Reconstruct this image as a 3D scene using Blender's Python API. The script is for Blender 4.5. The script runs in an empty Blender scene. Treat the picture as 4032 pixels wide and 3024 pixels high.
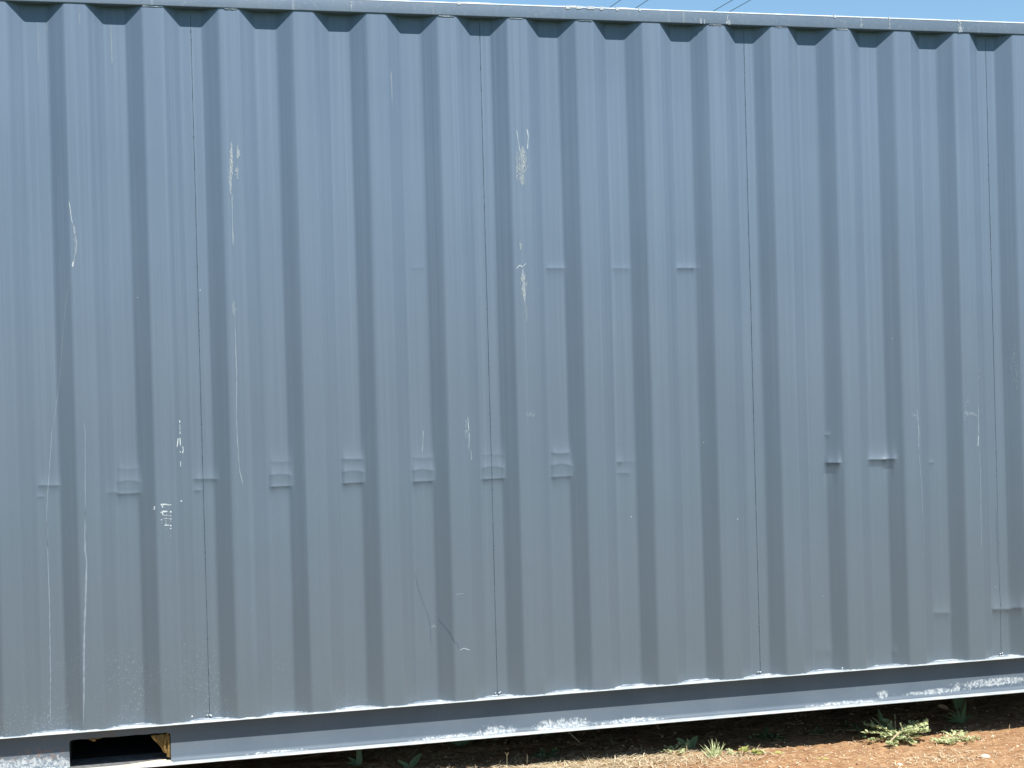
import bpy, math, random
import numpy as np
from mathutils import Vector, Matrix

S = bpy.context.scene
COL = S.collection
rng = np.random.default_rng(7)
random.seed(7)

# ---------------------------------------------------------------- camera
cam_d = bpy.data.cameras.new('camera')
cam_d.sensor_width = 36.0
cam_d.lens = 36.0 * 6050.99 / 4032.0
cam_d.clip_start = 0.05
cam_d.clip_end = 2000.0
cam = bpy.data.objects.new('camera', cam_d)
COL.objects.link(cam)
_f = Vector((0.24678456, 0.96906574, -0.00299512))
_r = Vector((0.96870437, -0.24677511, -0.02671864))
_u = Vector((0.02663124, -0.00369236, 0.99963851))
M = Matrix.Identity(4)
for i in range(3):
    M[i][0] = _r[i]; M[i][1] = _u[i]; M[i][2] = -_f[i]
M[0][3], M[1][3], M[2][3] = -0.29058, -5.82729, 1.24116
cam.matrix_world = M
S.camera = cam

# ---------------------------------------------------------------- light
SUN_AZ = math.radians(14.0)                       # sun in front of the wall, a little to the right
SUN_EL = math.atan(1.42 * math.cos(SUN_AZ))
to_sun = Vector((math.sin(SUN_AZ) * math.cos(SUN_EL), -math.cos(SUN_AZ) * math.cos(SUN_EL), math.sin(SUN_EL)))
W = bpy.data.worlds.new('World'); S.world = W
W.use_nodes = True
nt = W.node_tree; nt.nodes.clear()
sky = nt.nodes.new('ShaderNodeTexSky'); sky.sky_type = 'NISHITA'; sky.sun_disc = False
sky.sun_elevation = SUN_EL
sky.sun_rotation = math.atan2(to_sun.x, to_sun.y)
sky.altitude = 300; sky.air_density = 1.0; sky.dust_density = 0.2; sky.ozone_density = 1.0
bg = nt.nodes.new('ShaderNodeBackground'); bg.inputs['Strength'].default_value = 0.085
out = nt.nodes.new('ShaderNodeOutputWorld')
tn = nt.nodes.new('ShaderNodeMix'); tn.data_type = 'RGBA'; tn.blend_type = 'MULTIPLY'; tn.inputs['Factor'].default_value = 1.0
tn.inputs[7].default_value = (0.92, 1.10, 1.13, 1)          # clear, slightly cyan air
nt.links.new(sky.outputs[0], tn.inputs[6]); nt.links.new(tn.outputs[2], bg.inputs[0]); nt.links.new(bg.outputs[0], out.inputs[0])
sd = bpy.data.lights.new('sun', 'SUN'); sd.energy = 5.0; sd.angle = math.radians(0.5); sd.color = (1.0, 0.965, 0.91)
so = bpy.data.objects.new('sun', sd); COL.objects.link(so)
so.rotation_euler = to_sun.to_track_quat('Z', 'Y').to_euler()
so.location = (4, -12, 14)
S.view_settings.view_transform = 'Standard'; S.view_settings.look = 'None'
S.view_settings.exposure = 0.70; S.view_settings.gamma = 1.0

# ---------------------------------------------------------------- measured data (metres; x along the wall, z above the bottom rail)
SCRATCH = [([[-0.4546, 1.9367], [-0.4483, 1.8696], [-0.4378, 1.8193]], 1.87, 0.7224999999999999, 0.2, 'w'), ([[-0.4378, 1.8193], [-0.4319, 1.7802], [-0.4383, 1.7411], [-0.4475, 1.6993]], 2.55, 0.425, 0.5, 'w'), ([[-0.445, 1.7132], [-0.4486, 1.6954]], 4.164999999999999, 0.85, 0.0, 'w'), ([[-0.4405, 1.8417], [-0.4379, 1.8166]], 2.975, 0.85, 0.0, 'w'), ([[-0.4531, 1.6909], [-0.4788, 1.5468], [-0.4931, 1.4243], [-0.505, 1.2903], [-0.5325, 1.1198]], 1.87, 0.2304, 0.15, 'w'), ([[-0.5325, 1.1198], [-0.5399, 1.0936], [-0.542, 1.0584], [-0.5562, 0.9061], [-0.5643, 0.8124], [-0.565, 0.6361]], 2.21, 0.24192, 0.15, 'w'), ([[-0.5628, 0.8086], [-0.5652, 0.6408], [-0.5637, 0.4686], [-0.5676, 0.1706], [-0.5682, 0.1794], [-0.5727, 0.0084]], 3.4, 0.17279999999999998, 0.1, 'w'), ([[-0.4276, 1.1347], [-0.4201, 1.0963], [-0.4232, 0.9789], [-0.4263, 0.8615], [-0.4296, 0.6325]], 2.55, 0.2016, 0.1, 'w'), ([[-0.4264, 0.8133], [-0.4323, 0.6667], [-0.4277, 0.6119], [-0.4353, 0.478], [-0.4421, 0.3735], [-0.4496, 0.1684], [-0.4469, 0.2022], [-0.4552, 0.0163]], 5.5249999999999995, 0.24192, 0.02, 'w'), ([[0.1326, 1.9612], [0.1313, 1.8696], [0.1319, 1.7665]], 3, 0.45, 0.4, 'c'), ([[0.1306, 1.5087], [0.1308, 1.4113], [0.1311, 1.2737], [0.1259, 1.1318], [0.1281, 1.0355], [0.1323, 0.927], [0.1482, 0.854]], 2.72, 0.34, 0.15, 'w'), ([[1.2391, 2.2179], [1.2443, 2.179], [1.2522, 2.1281]], 2.55, 0.6000000000000001, 0.1, 'w'), ([[1.2815, 2.2227], [1.2856, 2.1915], [1.2812, 2.1434]], 3.8249999999999997, 0.63, 0.15, 'w'), ([[1.2229, 1.6739], [1.2388, 1.6894], [1.2466, 1.6797], [1.2638, 1.6952]], 2.72, 0.7200000000000001, 0, 'w'), ([[1.0124, 1.1036], [1.0173, 1.0284], [1.0134, 0.9724]], 2.55, 0.6, 0.3, 'w'), ([[1.0235, 0.9686], [1.0254, 0.9341]], 2.55, 0.5, 0.4, 'w'), ([[0.8429, 1.0523], [0.8421, 1.0211], [0.8368, 0.9683]], 2.55, 0.4, 0.2, 'w'), ([[2.9419, 1.0761], [2.9481, 0.9814], [2.9451, 0.9006]], 3.2, 0.375, 0.5, 'w'), ([[2.9451, 0.9006], [2.9548, 0.745], [2.9593, 0.4745]], 3, 0.154, 0.3, 'w'), ([[3.2299, 1.0741], [3.2272, 0.9514]], 3.2, 0.3, 0.5, 'w'), ([[3.2273, 0.9548], [3.2234, 0.9004]], 4.0, 0.637, 0.5, 'w'), ([[3.2271, 0.8969], [3.232, 0.8012], [3.226, 0.4605]], 3, 0.154, 0.3, 'w'), ([[0.7963, 0.5001], [0.8081, 0.4371], [0.8269, 0.378], [0.8437, 0.3279], [0.8516, 0.2873], [0.852, 0.2181]], 2.2, 0.6, 0.0, 'd'), ([[0.8561, 0.2848], [0.8632, 0.2954], [0.8729, 0.285]], 2.4, 0.35, 0, 'w'), ([[0.8811, 0.3173], [0.9008, 0.2931], [0.9205, 0.2645], [0.9359, 0.2314], [0.947, 0.224], [0.9554, 0.1976]], 2.6, 0.75, 0, 'd'), ([[0.9554, 0.1976], [0.9715, 0.2036], [0.9964, 0.1948]], 2.6, 0.6, 0, 'w'), ([[0.9477, 0.4132], [0.9591, 0.4156], [0.9774, 0.4154]], 2.4, 0.3, 0, 'w'), ([[-0.5494, 2.5966], [-0.5486, 2.5731], [-0.5493, 2.441]], 3.5, 0.15, 0.1, 'w'), ([[-0.2899, 2.6003], [-0.2897, 2.5632], [-0.2891, 2.4475]], 4, 0.24, 0.15, 'w'), ([[-0.5154, 2.6063], [-0.5165, 2.5652]], 4, 0.18, 0.2, 'w'), ([[-0.4002, 2.6429], [-0.4005, 2.5813]], 4, 0.15, 0.2, 'w'), ([[0.7488, 2.4401], [0.7507, 2.3662], [0.7502, 2.3043]], 4.5, 0.27, 0.1, 'w'), ([[3.3279, 0.6358], [3.3291, 0.3899]], 2, 0.2, 0.1, 'd')]
MARK = [([[-0.0811, 1.1221], [-0.081, 1.1135]], 3, 1), ([[-0.0809, 1.1079], [-0.0812, 1.0851]], 2.5, 0.6), ([[-0.0808, 1.0808], [-0.081, 1.0709]], 3, 1), ([[-0.0886, 1.0548], [-0.0937, 1.0233]], 3.5, 0.9), ([[-0.0817, 1.0567], [-0.0811, 1.0282]], 3.5, 0.9), ([[-0.0729, 1.0249], [-0.0704, 1.012], [-0.0736, 0.9993]], 3, 0.9), ([[-0.0834, 1.005], [-0.0806, 1.0049]], 5, 1), ([[-0.0824, 0.97], [-0.0821, 0.9501]], 2.5, 0.8), ([[-0.0858, 0.8224], [-0.0807, 0.822]], 5, 1), ([[-0.1581, 0.813], [-0.1424, 0.8135], [-0.1259, 0.8099], [-0.1197, 0.811]], 6, 1), ([[-0.1529, 0.8134], [-0.1515, 0.8006]], 4, 0.9), ([[-0.1597, 0.7831], [-0.1535, 0.7874]], 4, 0.9), ([[-0.1535, 0.7879], [-0.1348, 0.7865]], 6, 1), ([[-0.126, 0.7852], [-0.1204, 0.785]], 6, 1), ([[-0.1535, 0.7879], [-0.1512, 0.7731]], 4.5, 0.9), ([[-0.149, 0.7727], [-0.1214, 0.7705]], 3, 0.6), ([[-0.1412, 0.7732], [-0.1379, 0.773]], 5, 0.9), ([[-0.1253, 0.7707], [-0.1219, 0.7706]], 5, 0.9), ([[-0.1493, 0.7608], [-0.1217, 0.7587]], 3, 0.5), ([[-0.1421, 0.7613], [-0.1382, 0.7612]], 5, 0.9), ([[-0.1256, 0.7588], [-0.1211, 0.7586]], 5, 1), ([[-0.144, 0.7518], [-0.1385, 0.7515]], 3, 0.5), ([[-0.1261, 0.7498], [-0.1231, 0.7496]], 3, 0.5), ([[-0.1442, 0.7436], [-0.1387, 0.7433]], 3, 0.5), ([[-0.1466, 0.7366], [-0.1301, 0.7358]], 4, 1), ([[-0.1273, 0.734], [-0.1218, 0.7337]], 5, 1), ([[-0.1265, 0.7232], [-0.1227, 0.723]], 4.5, 0.9), ([[-0.1571, 0.7592], [-0.1566, 0.7547]], 4, 0.8), ([[-0.158, 0.7457], [-0.1547, 0.7433]], 3, 0.4), ([[-0.181, 0.8082], [-0.1807, 0.8017], [-0.1841, 0.7952]], 5, 0.9), ([[-0.1267, 0.696], [-0.124, 0.6947]], 4, 0.4), ([[-0.142, 0.7251], [-0.1387, 0.7238]], 3, 0.3)]
DOT = [([0.0085, 1.6069], 4), ([-0.2213, 1.5811], 3.5), ([1.6843, 0.6762], 5), ([2.1243, 0.6487], 5.5), ([1.9987, 0.9641], 3.5), ([2.511, 0.3078], 3.5), ([3.3154, 0.2983], 3.5), ([2.8489, 1.3695], 3.5), ([3.2421, 1.2283], 4.5), ([3.2408, 1.1991], 3.5), ([2.5788, 0.0082], 5), ([0.0027, 0.0118], 7), ([-0.0646, 0.0171], 6)]
SCUFF = [([[0.135, 2.1531], [0.1335, 2.0987], [0.1288, 2.0299], [0.127, 1.9612]], 9, 150, 'c'), ([[0.1571, 2.1361], [0.1596, 2.1218], [0.1561, 2.0989]], 9, 34, 'c'), ([[0.1552, 2.0645], [0.1541, 2.0243]], 9, 16, 'c'), ([[0.1275, 1.5603], [0.1289, 1.5087]], 9, 40, 'w'), ([[-0.4392, 1.8473], [-0.4364, 1.8138], [-0.4417, 1.7132]], 10, 40, 'w'), ([[1.2621, 2.1492], [1.2607, 2.1012], [1.2573, 2.0651], [1.2555, 2.0021]], 20, 210, 'c'), ([[1.2367, 2.1309], [1.2356, 2.023]], 6, 30, 'c'), ([[1.2425, 1.777], [1.2417, 1.75]], 6, 12, 'c'), ([[1.2487, 1.6641], [1.2521, 1.6088], [1.2529, 1.5488]], 11, 150, 'c'), ([[1.2554, 1.5487], [1.2593, 1.4646]], 9, 34, 'w'), ([[1.0051, 1.0852], [1.0065, 1.0164]], 14, 26, 'w'), ([[1.2545, 1.1086], [1.2737, 1.0953]], 20, 16, 'w'), ([[3.1668, 1.0488], [3.2311, 1.0331]], 24, 50, 'w'), ([[2.9225, 1.0497], [2.9447, 1.0422]], 12, 18, 'w'), ([[3.4184, 1.3371], [3.4172, 1.2782], [3.4224, 1.1405]], 22, 60, 'w'), ([[3.1805, 1.1131], [3.1615, 1.0165]], 20, 40, 'w')]
DENT = [[-0.5873, -0.5197, 0.8988, 3.2, 22, 12, -0.0029], [-0.5912, -0.5771, 0.8591, 2, 10, 8, -0.0006], [-0.3056, -0.2381, 0.9505, 1.6, 22, 14, -0.0027], [-0.3069, -0.2337, 0.8999, 4, 32, 14, -0.003], [-0.3069, -0.2406, 0.8571, 5, 24, 18, -0.003], [-0.3468, -0.3097, 0.8642, 2.4, 24, 16, -0.0027], [-0.0291, 0.0475, 0.8989, 3.6, 26, 12, -0.0029], [-0.032, -0.0096, 0.8579, 2.4, 14, 10, -0.0009], [0.2559, 0.325, 0.9542, 3.4, 26, 10, -0.0024], [0.2515, 0.3254, 0.9019, 4.6, 30, 14, -0.0028], [0.2533, 0.3243, 0.8598, 5, 22, 22, -0.0028], [0.5302, 0.5998, 0.9527, 3.2, 24, 10, -0.0026], [0.527, 0.6026, 0.9028, 4.6, 30, 14, -0.0028], [0.5277, 0.5986, 0.8609, 5, 22, 22, -0.0029], [0.8021, 0.8731, 0.9484, 3.2, 24, 10, -0.0027], [0.7988, 0.8763, 0.8966, 4.8, 30, 14, -0.003], [0.8008, 0.8705, 0.8555, 5, 22, 22, -0.0029], [1.0771, 1.159, 0.9484, 1.6, 24, 10, -0.0029], [1.0757, 1.1589, 0.8954, 4.0, 28, 14, -0.0032], [1.0758, 1.1567, 0.8538, 2.4, 18, 12, -0.0032], [1.3617, 1.428, 0.9455, 3.4, 24, 10, -0.0025], [1.3583, 1.4344, 0.8938, 4.4, 28, 14, -0.0029], [1.3598, 1.4316, 0.8503, 5, 22, 20, -0.0029], [1.6315, 1.6484, 0.8982, 3.2, 18, 12, -0.0007], [1.6383, 1.6993, 0.8983, 1, 18, 12, -0.0024], [1.6336, 1.6776, 0.8537, 1.6, 14, 10, -0.0018], [2.5417, 2.5872, 0.8605, 9.450000000000001, 24, 17.0, -0.0006], [2.5368, 2.5719, 0.8106, 0, 20, 30, -0.0005], [2.5414, 2.5528, 0.9756, 3, 10, 10, -0.0002], [2.7341, 2.8101, 0.8654, 8.775, 20, 18.7, -0.0031], [2.8102, 2.8464, 0.8661, 8.100000000000001, 26, 20.4, -0.0008], [3.0132, 3.034, 0.8419, 2, 8, 8, -0.0009], [3.021, 3.0885, 0.2032, 4, 34, 22, -0.0043], [3.2971, 3.377, 0.2016, 8.100000000000001, 40, 20.4, -0.0049], [3.38, 3.4228, 0.2065, 8.100000000000001, 40, 25.5, 0.0006], [2.471, 2.5383, 0.0809, 2.2, 60, 30, -0.0047], [2.82, 2.8331, 0.0567, 3, 14, 12, 0.0003], [1.3606, 1.4288, 1.6783, 3, 16, 17, -0.0006], [1.6344, 1.7008, 1.6755, 2, 16, 17, -0.0005], [1.9077, 1.9769, 1.6739, 4.4, 20, 12, -0.0006], [1.9789, 2.0001, 1.6732, 1.5, 16, 17, -0.0008], [0.8154, 0.861, 1.6844, 0.8, 16, 10, -0.0003], [2.535, 2.565, 0.815, -3.0, 26, 40, 0], [2.731, 2.8, 0.835, -1.92, 22, 35, 0], [2.805, 2.835, 0.825, -3.0, 24, 40, 0]]
WIRE = [([10.536, 26.863, 9.5], [10.575, 26.232, 9.5]), ([11.137, 26.864, 9.5], [11.163, 26.148, 9.5]), ([13.007, 26.862, 9.5], [13.059, 25.878, 9.5]), ([13.405, 26.85, 9.5], [13.44, 25.824, 9.5])]
P = 0.278                       # corrugation pitch
WI, WS, DEP = 0.078, 0.0631, 0.0430
ZT = 2.6572                     # underside of the top rail
RO, RH = 0.0045, 0.051          # top rail: overhang, height
LO = 0.0103                     # bottom rail overhang
ZB = -0.1520                    # underside of the bottom rail
WEB = 0.0450                    # recessed web of the bottom rail
X0, X1 = -7.30, 4.92            # ends of the container
YB = 2.43                       # its far side
PX0, PX1, PZ0, PZ1 = -0.508, -0.145, -0.1465, -0.0400   # forklift pocket opening

# ---------------------------------------------------------------- helpers
def tag(o, label=None, cat=None, group=None, kind=None):
    if label: o['label'] = label
    if cat: o['category'] = cat
    if group: o['group'] = group
    if kind: o['kind'] = kind
    return o

def empty(name, loc=(0, 0, 0)):
    o = bpy.data.objects.new(name, None); o.empty_display_size = 0.1
    o.location = loc; COL.objects.link(o); return o

def mesh_obj(name, v, f, m=None, parent=None, smooth=False, tint=None):
    v = np.asarray(v, dtype=np.float64)
    me = bpy.data.meshes.new(name)
    if isinstance(f, np.ndarray) and f.ndim == 2:
        n = len(f); k = f.shape[1]
        me.vertices.add(len(v)); me.vertices.foreach_set('co', v.astype(np.float32).ravel())
        me.loops.add(n * k); me.loops.foreach_set('vertex_index', f.astype(np.int32).ravel())
        me.polygons.add(n)
        me.polygons.foreach_set('loop_start', np.arange(0, n * k, k, dtype=np.int32))
        me.polygons.foreach_set('loop_total', np.full(n, k, dtype=np.int32))
        me.update(calc_edges=True); me.validate()
    else:
        me.from_pydata([tuple(p) for p in v], [], [list(q) for q in f]); me.update()
    if smooth:
        me.polygons.foreach_set('use_smooth', np.ones(len(me.polygons), dtype=bool))
    if tint is not None:
        a = me.attributes.new('tint', 'FLOAT', 'POINT'); a.data.foreach_set('value', np.asarray(tint, dtype=np.float32))
    if m is not None:
        for mm in (m if isinstance(m, (list, tuple)) else [m]): me.materials.append(mm)
    o = bpy.data.objects.new(name, me); COL.objects.link(o)
    if parent is not None: o.parent = parent
    return o

class MB:
    """collects shapes for one mesh"""
    def __init__(s): s.v = []; s.f = []; s.t = []
    def add(s, v, f, tint=0.5):
        b = len(s.v); s.v += [tuple(p) for p in v]; s.f += [[b + i for i in q] for q in f]
        s.t += ([tint] * len(v)) if np.isscalar(tint) else list(tint)
    def box(s, x0, x1, y0, y1, z0, z1, tint=0.5, b=0.0):
        if b <= 0:
            v = [(x0, y0, z0), (x1, y0, z0), (x1, y1, z0), (x0, y1, z0), (x0, y0, z1), (x1, y0, z1), (x1, y1, z1), (x0, y1, z1)]
            f = [(0, 3, 2, 1), (4, 5, 6, 7), (0, 1, 5, 4), (1, 2, 6, 5), (2, 3, 7, 6), (3, 0, 4, 7)]
            s.add(v, f, tint); return
        prof = []
        for (cy, cz, a0) in ((y0 + b, z0 + b, 180), (y1 - b, z0 + b, 270), (y1 - b, z1 - b, 0), (y0 + b, z1 - b, 90)):
            for k in range(4):
                a = math.radians(a0 + 30 * k); prof.append((cy + b * math.cos(a), cz + b * math.sin(a)))
        s.extrude(prof, x0, x1, tint)
    def extrude(s, prof, x0, x1, tint=0.5):
        n = len(prof)
        v = [(x0, y, z) for y, z in prof] + [(x1, y, z) for y, z in prof]
        f = [(i, i + n, (i + 1) % n + n, (i + 1) % n) for i in range(n)] + [list(range(n)), list(range(2 * n - 1, n - 1, -1))]
        s.add(v, f, tint)
    def tube(s, pts, rad, n=6, tint=0.5):
        pts = [Vector(p) for p in pts]; rings = []
        rad = [rad] * len(pts) if np.isscalar(rad) else rad
        for i, p in enumerate(pts):
            d = (pts[min(i + 1, len(pts) - 1)] - pts[max(i - 1, 0)]).normalized()
            a = d.orthogonal().normalized(); b = d.cross(a)
            rings.append([p + (a * math.cos(2 * math.pi * k / n) + b * math.sin(2 * math.pi * k / n)) * rad[i] for k in range(n)])
        v = [q for r in rings for q in r]; f = []
        for i in range(len(pts) - 1):
            for k in range(n):
                f.append((i * n + k, i * n + (k + 1) % n, (i + 1) * n + (k + 1) % n, (i + 1) * n + k))
        f.append(list(range(n - 1, -1, -1))); f.append([(len(pts) - 1) * n + k for k in range(n)])
        s.add(v, f, tint)
    def leaf(s, base, d, up, length, width, curl=0.3, fold=0.25, tint=0.5, n=5, shape=0.5, wavy=0.0):
        d = Vector(d).normalized(); up = Vector(up); side = d.cross(up)
        if side.length < 1e-4: side = d.orthogonal()
        side.normalize(); nrm = side.cross(d).normalized()
        p = Vector(base); v = []; f = []
        step = length / n; ang = 0.0
        for i in range(n + 1):
            t = i / n
            w = width * 0.5 * max(0.06, (math.sin(math.pi * min(1, t ** (0.5 / shape) * 0.97 + 0.02))) ** 0.8)
            w *= 1 + wavy * random.uniform(-1, 1)
            dd = d * math.cos(ang) - nrm * math.sin(ang); nn = nrm * math.cos(ang) + d * math.sin(ang)
            v += [p - side * w + nn * w * fold, p.copy(), p + side * w + nn * w * fold]
            p = p + dd * step; ang += curl / n
        for i in range(n):
            for k in range(2):
                a = i * 3 + k; f.append((a, a + 1, a + 4, a + 3))
        s.add(v, f, tint)
    def build(s, name, m, parent=None, smooth=False):
        return mesh_obj(name, s.v, s.f, m, parent, smooth, s.t)

# smooth value noise on arrays
_perm = rng.random((256, 256))
def vnoise(x, y, sc, off=0.0):
    x = np.asarray(x) * sc + off; y = np.asarray(y) * sc + off * 1.7
    xi = np.floor(x).astype(int); yi = np.floor(y).astype(int)
    fx = x - xi; fy = y - yi
    fx = fx * fx * (3 - 2 * fx); fy = fy * fy * (3 - 2 * fy)
    g = lambda a, b: _perm[a % 256, b % 256]
    return (g(xi, yi) * (1 - fx) + g(xi + 1, yi) * fx) * (1 - fy) + (g(xi, yi + 1) * (1 - fx) + g(xi + 1, yi + 1) * fx) * fy

# ---------------------------------------------------------------- materials
class NT:
    def __init__(s, name):
        s.m = bpy.data.materials.new(name); s.m.use_nodes = True
        s.t = s.m.node_tree; s.t.nodes.clear()
        s.o = s.n('ShaderNodeOutputMaterial'); s.p = s.n('ShaderNodeBsdfPrincipled')
        s.t.links.new(s.p.outputs[0], s.o.inputs[0])
        s.tc = s.n('ShaderNodeTexCoord').outputs['Object']
        s.xyz = None
    def n(s, k): return s.t.nodes.new(k)
    def put(s, sock, val):
        if isinstance(val, bpy.types.NodeSocket): s.t.links.new(val, sock)
        elif val is not None: sock.default_value = val if not isinstance(val, tuple) or len(val) != 3 or sock.type != 'RGBA' else (*val, 1)
    def math(s, op, a, b=None, c=None, clamp=False):
        n = s.n('ShaderNodeMath'); n.operation = op; n.use_clamp = clamp
        for i, q in enumerate((a, b, c)):
            if q is not None: s.put(n.inputs[i], q)
        return n.outputs[0]
    def noise(s, scale, stretch=(1, 1, 1), detail=4.0, rough=0.55, loc=(0, 0, 0), dist=0.0):
        mp = s.n('ShaderNodeMapping'); mp.inputs['Scale'].default_value = stretch; mp.inputs['Location'].default_value = loc
        s.t.links.new(s.tc, mp.inputs['Vector'])
        n = s.n('ShaderNodeTexNoise'); n.inputs['Scale'].default_value = scale; n.inputs['Detail'].default_value = detail
        n.inputs['Roughness'].default_value = rough; n.inputs['Distortion'].default_value = dist
        s.t.links.new(mp.outputs[0], n.inputs['Vector']); return n.outputs[0]
    def rng(s, x, a, b, c=0.0, d=1.0, smooth=True):
        n = s.n('ShaderNodeMapRange'); n.interpolation_type = 'SMOOTHSTEP' if smooth else 'LINEAR'
        s.put(n.inputs[0], x)
        for i, q in enumerate((a, b, c, d)): n.inputs[i + 1].default_value = q
        return n.outputs[0]
    def mix(s, f, a, b):
        n = s.n('ShaderNodeMix'); n.data_type = 'RGBA'
        s.put(n.inputs['Factor'], f); s.put(n.inputs['A'], a) if False else None
        for sock, val in ((n.inputs[6], a), (n.inputs[7], b)): s.put(sock, val)
        return n.outputs[2]
    def sep(s):
        if s.xyz is None:
            n = s.n('ShaderNodeSeparateXYZ'); s.t.links.new(s.tc, n.inputs[0]); s.xyz = n.outputs
        return s.xyz
    def spot(s, cx, cz, rx, rz):                         # 1 at the centre, 0 at the ellipse's rim
        x, y, z = s.sep()[0:3]
        a = s.math('DIVIDE', s.math('SUBTRACT', x, cx), rx); b = s.math('DIVIDE', s.math('SUBTRACT', z, cz), rz)
        r = s.math('SQRT', s.math('ADD', s.math('MULTIPLY', a, a), s.math('MULTIPLY', b, b)))
        return s.math('SUBTRACT', 1.0, r, clamp=True)
    def bump(s, h, strength, dist=0.001):
        n = s.n('ShaderNodeBump'); n.inputs['Strength'].default_value = strength; n.inputs['Distance'].default_value = dist
        s.put(n.inputs['Height'], h); s.t.links.new(n.outputs[0], s.p.inputs['Normal'])
    def set(s, col=None, rough=None, spec=None, metal=None):
        if col is not None: s.put(s.p.inputs['Base Color'], col)
        if rough is not None: s.put(s.p.inputs['Roughness'], rough)
        if spec is not None: s.put(s.p.inputs['Specular IOR Level'], spec)
        if metal is not None: s.put(s.p.inputs['Metallic'], metal)
    def tint(s):
        n = s.n('ShaderNodeAttribute'); n.attribute_name = 'tint'; return n.outputs['Fac']

PAINT = (0.116, 0.160, 0.226)
PAINT_DK = (0.105, 0.147, 0.208)
PALE = (0.52, 0.57, 0.60)

def wall_paint(name='wall_paint', dust_and_shade=True):
    q = NT(name)
    big = q.noise(1.3, detail=3)
    st = q.noise(1.0, (70, 70, 0.55), detail=5, rough=0.6)
    st2 = q.noise(1.0, (26, 26, 0.16), detail=4, rough=0.6, loc=(3, 1, 7))
    fine = q.noise(420, detail=2)
    c = q.mix(q.rng(big, 0.3, 0.7), PAINT_DK, PAINT)
    c = q.mix(q.rng(st, 0.40, 0.72, 0, 0.20), c, (0.20, 0.265, 0.335))
    c = q.mix(q.rng(st2, 0.54, 0.74, 0, 0.15), c, (0.22, 0.285, 0.345))
    c = q.mix(q.rng(fine, 0.3, 0.7, 0, 0.10), c, (0.075, 0.125, 0.19))
    if dust_and_shade:
        x, y, z = q.sep()[0:3]
        area = q.math('MULTIPLY', q.rng(z, 0.02, 0.52, 1, 0), q.rng(x, -0.9, 1.1, 1, 0.12))
        area = q.math('MULTIPLY', area, q.rng(q.noise(4.5, detail=3, loc=(1, 2, 3)), 0.38, 0.62))
        # painted shading: greyer and darker towards the foot, where less sky is reflected
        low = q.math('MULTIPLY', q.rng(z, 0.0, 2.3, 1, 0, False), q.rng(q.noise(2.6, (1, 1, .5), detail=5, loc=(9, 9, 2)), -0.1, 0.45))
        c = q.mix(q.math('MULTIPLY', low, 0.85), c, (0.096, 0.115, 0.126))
        sp = q.rng(q.noise(150, detail=4, rough=0.75), 0.56, 0.70)
        c = q.mix(q.math('MULTIPLY', q.math('MULTIPLY', sp, area), 0.72), c, (0.36, 0.41, 0.44))
    q.set(c, q.rng(q.noise(9, detail=4), 0.3, 0.7, 0.54, 0.64), 0.22)
    q.p.inputs['Coat Weight'].default_value = 0.5; q.p.inputs['Coat Roughness'].default_value = 0.28
    q.bump(q.noise(150, detail=4, rough=.65), 0.30, 0.0008)
    return q.m

def rail_paint():
    q = NT('rail_paint')
    c = q.mix(q.rng(q.noise(3, detail=4), 0.3, 0.7), (0.108, 0.150, 0.205), (0.128, 0.170, 0.222))
    c = q.mix(q.rng(q.noise(90, detail=4, rough=.7), 0.52, 0.75, 0, 0.30), c, (0.30, 0.34, 0.38))
    run = q.math('MULTIPLY', q.rng(q.noise(1.0, (30, 30, 1.5), detail=4, loc=(2, 5, 1)), 0.60, 0.74), 0.45)
    c = q.mix(run, c, (0.40, 0.43, 0.45))
    q.set(c, 0.55, 0.45); q.bump(q.noise(200, detail=3), 0.12, 0.0006)
    return q.m

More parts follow.
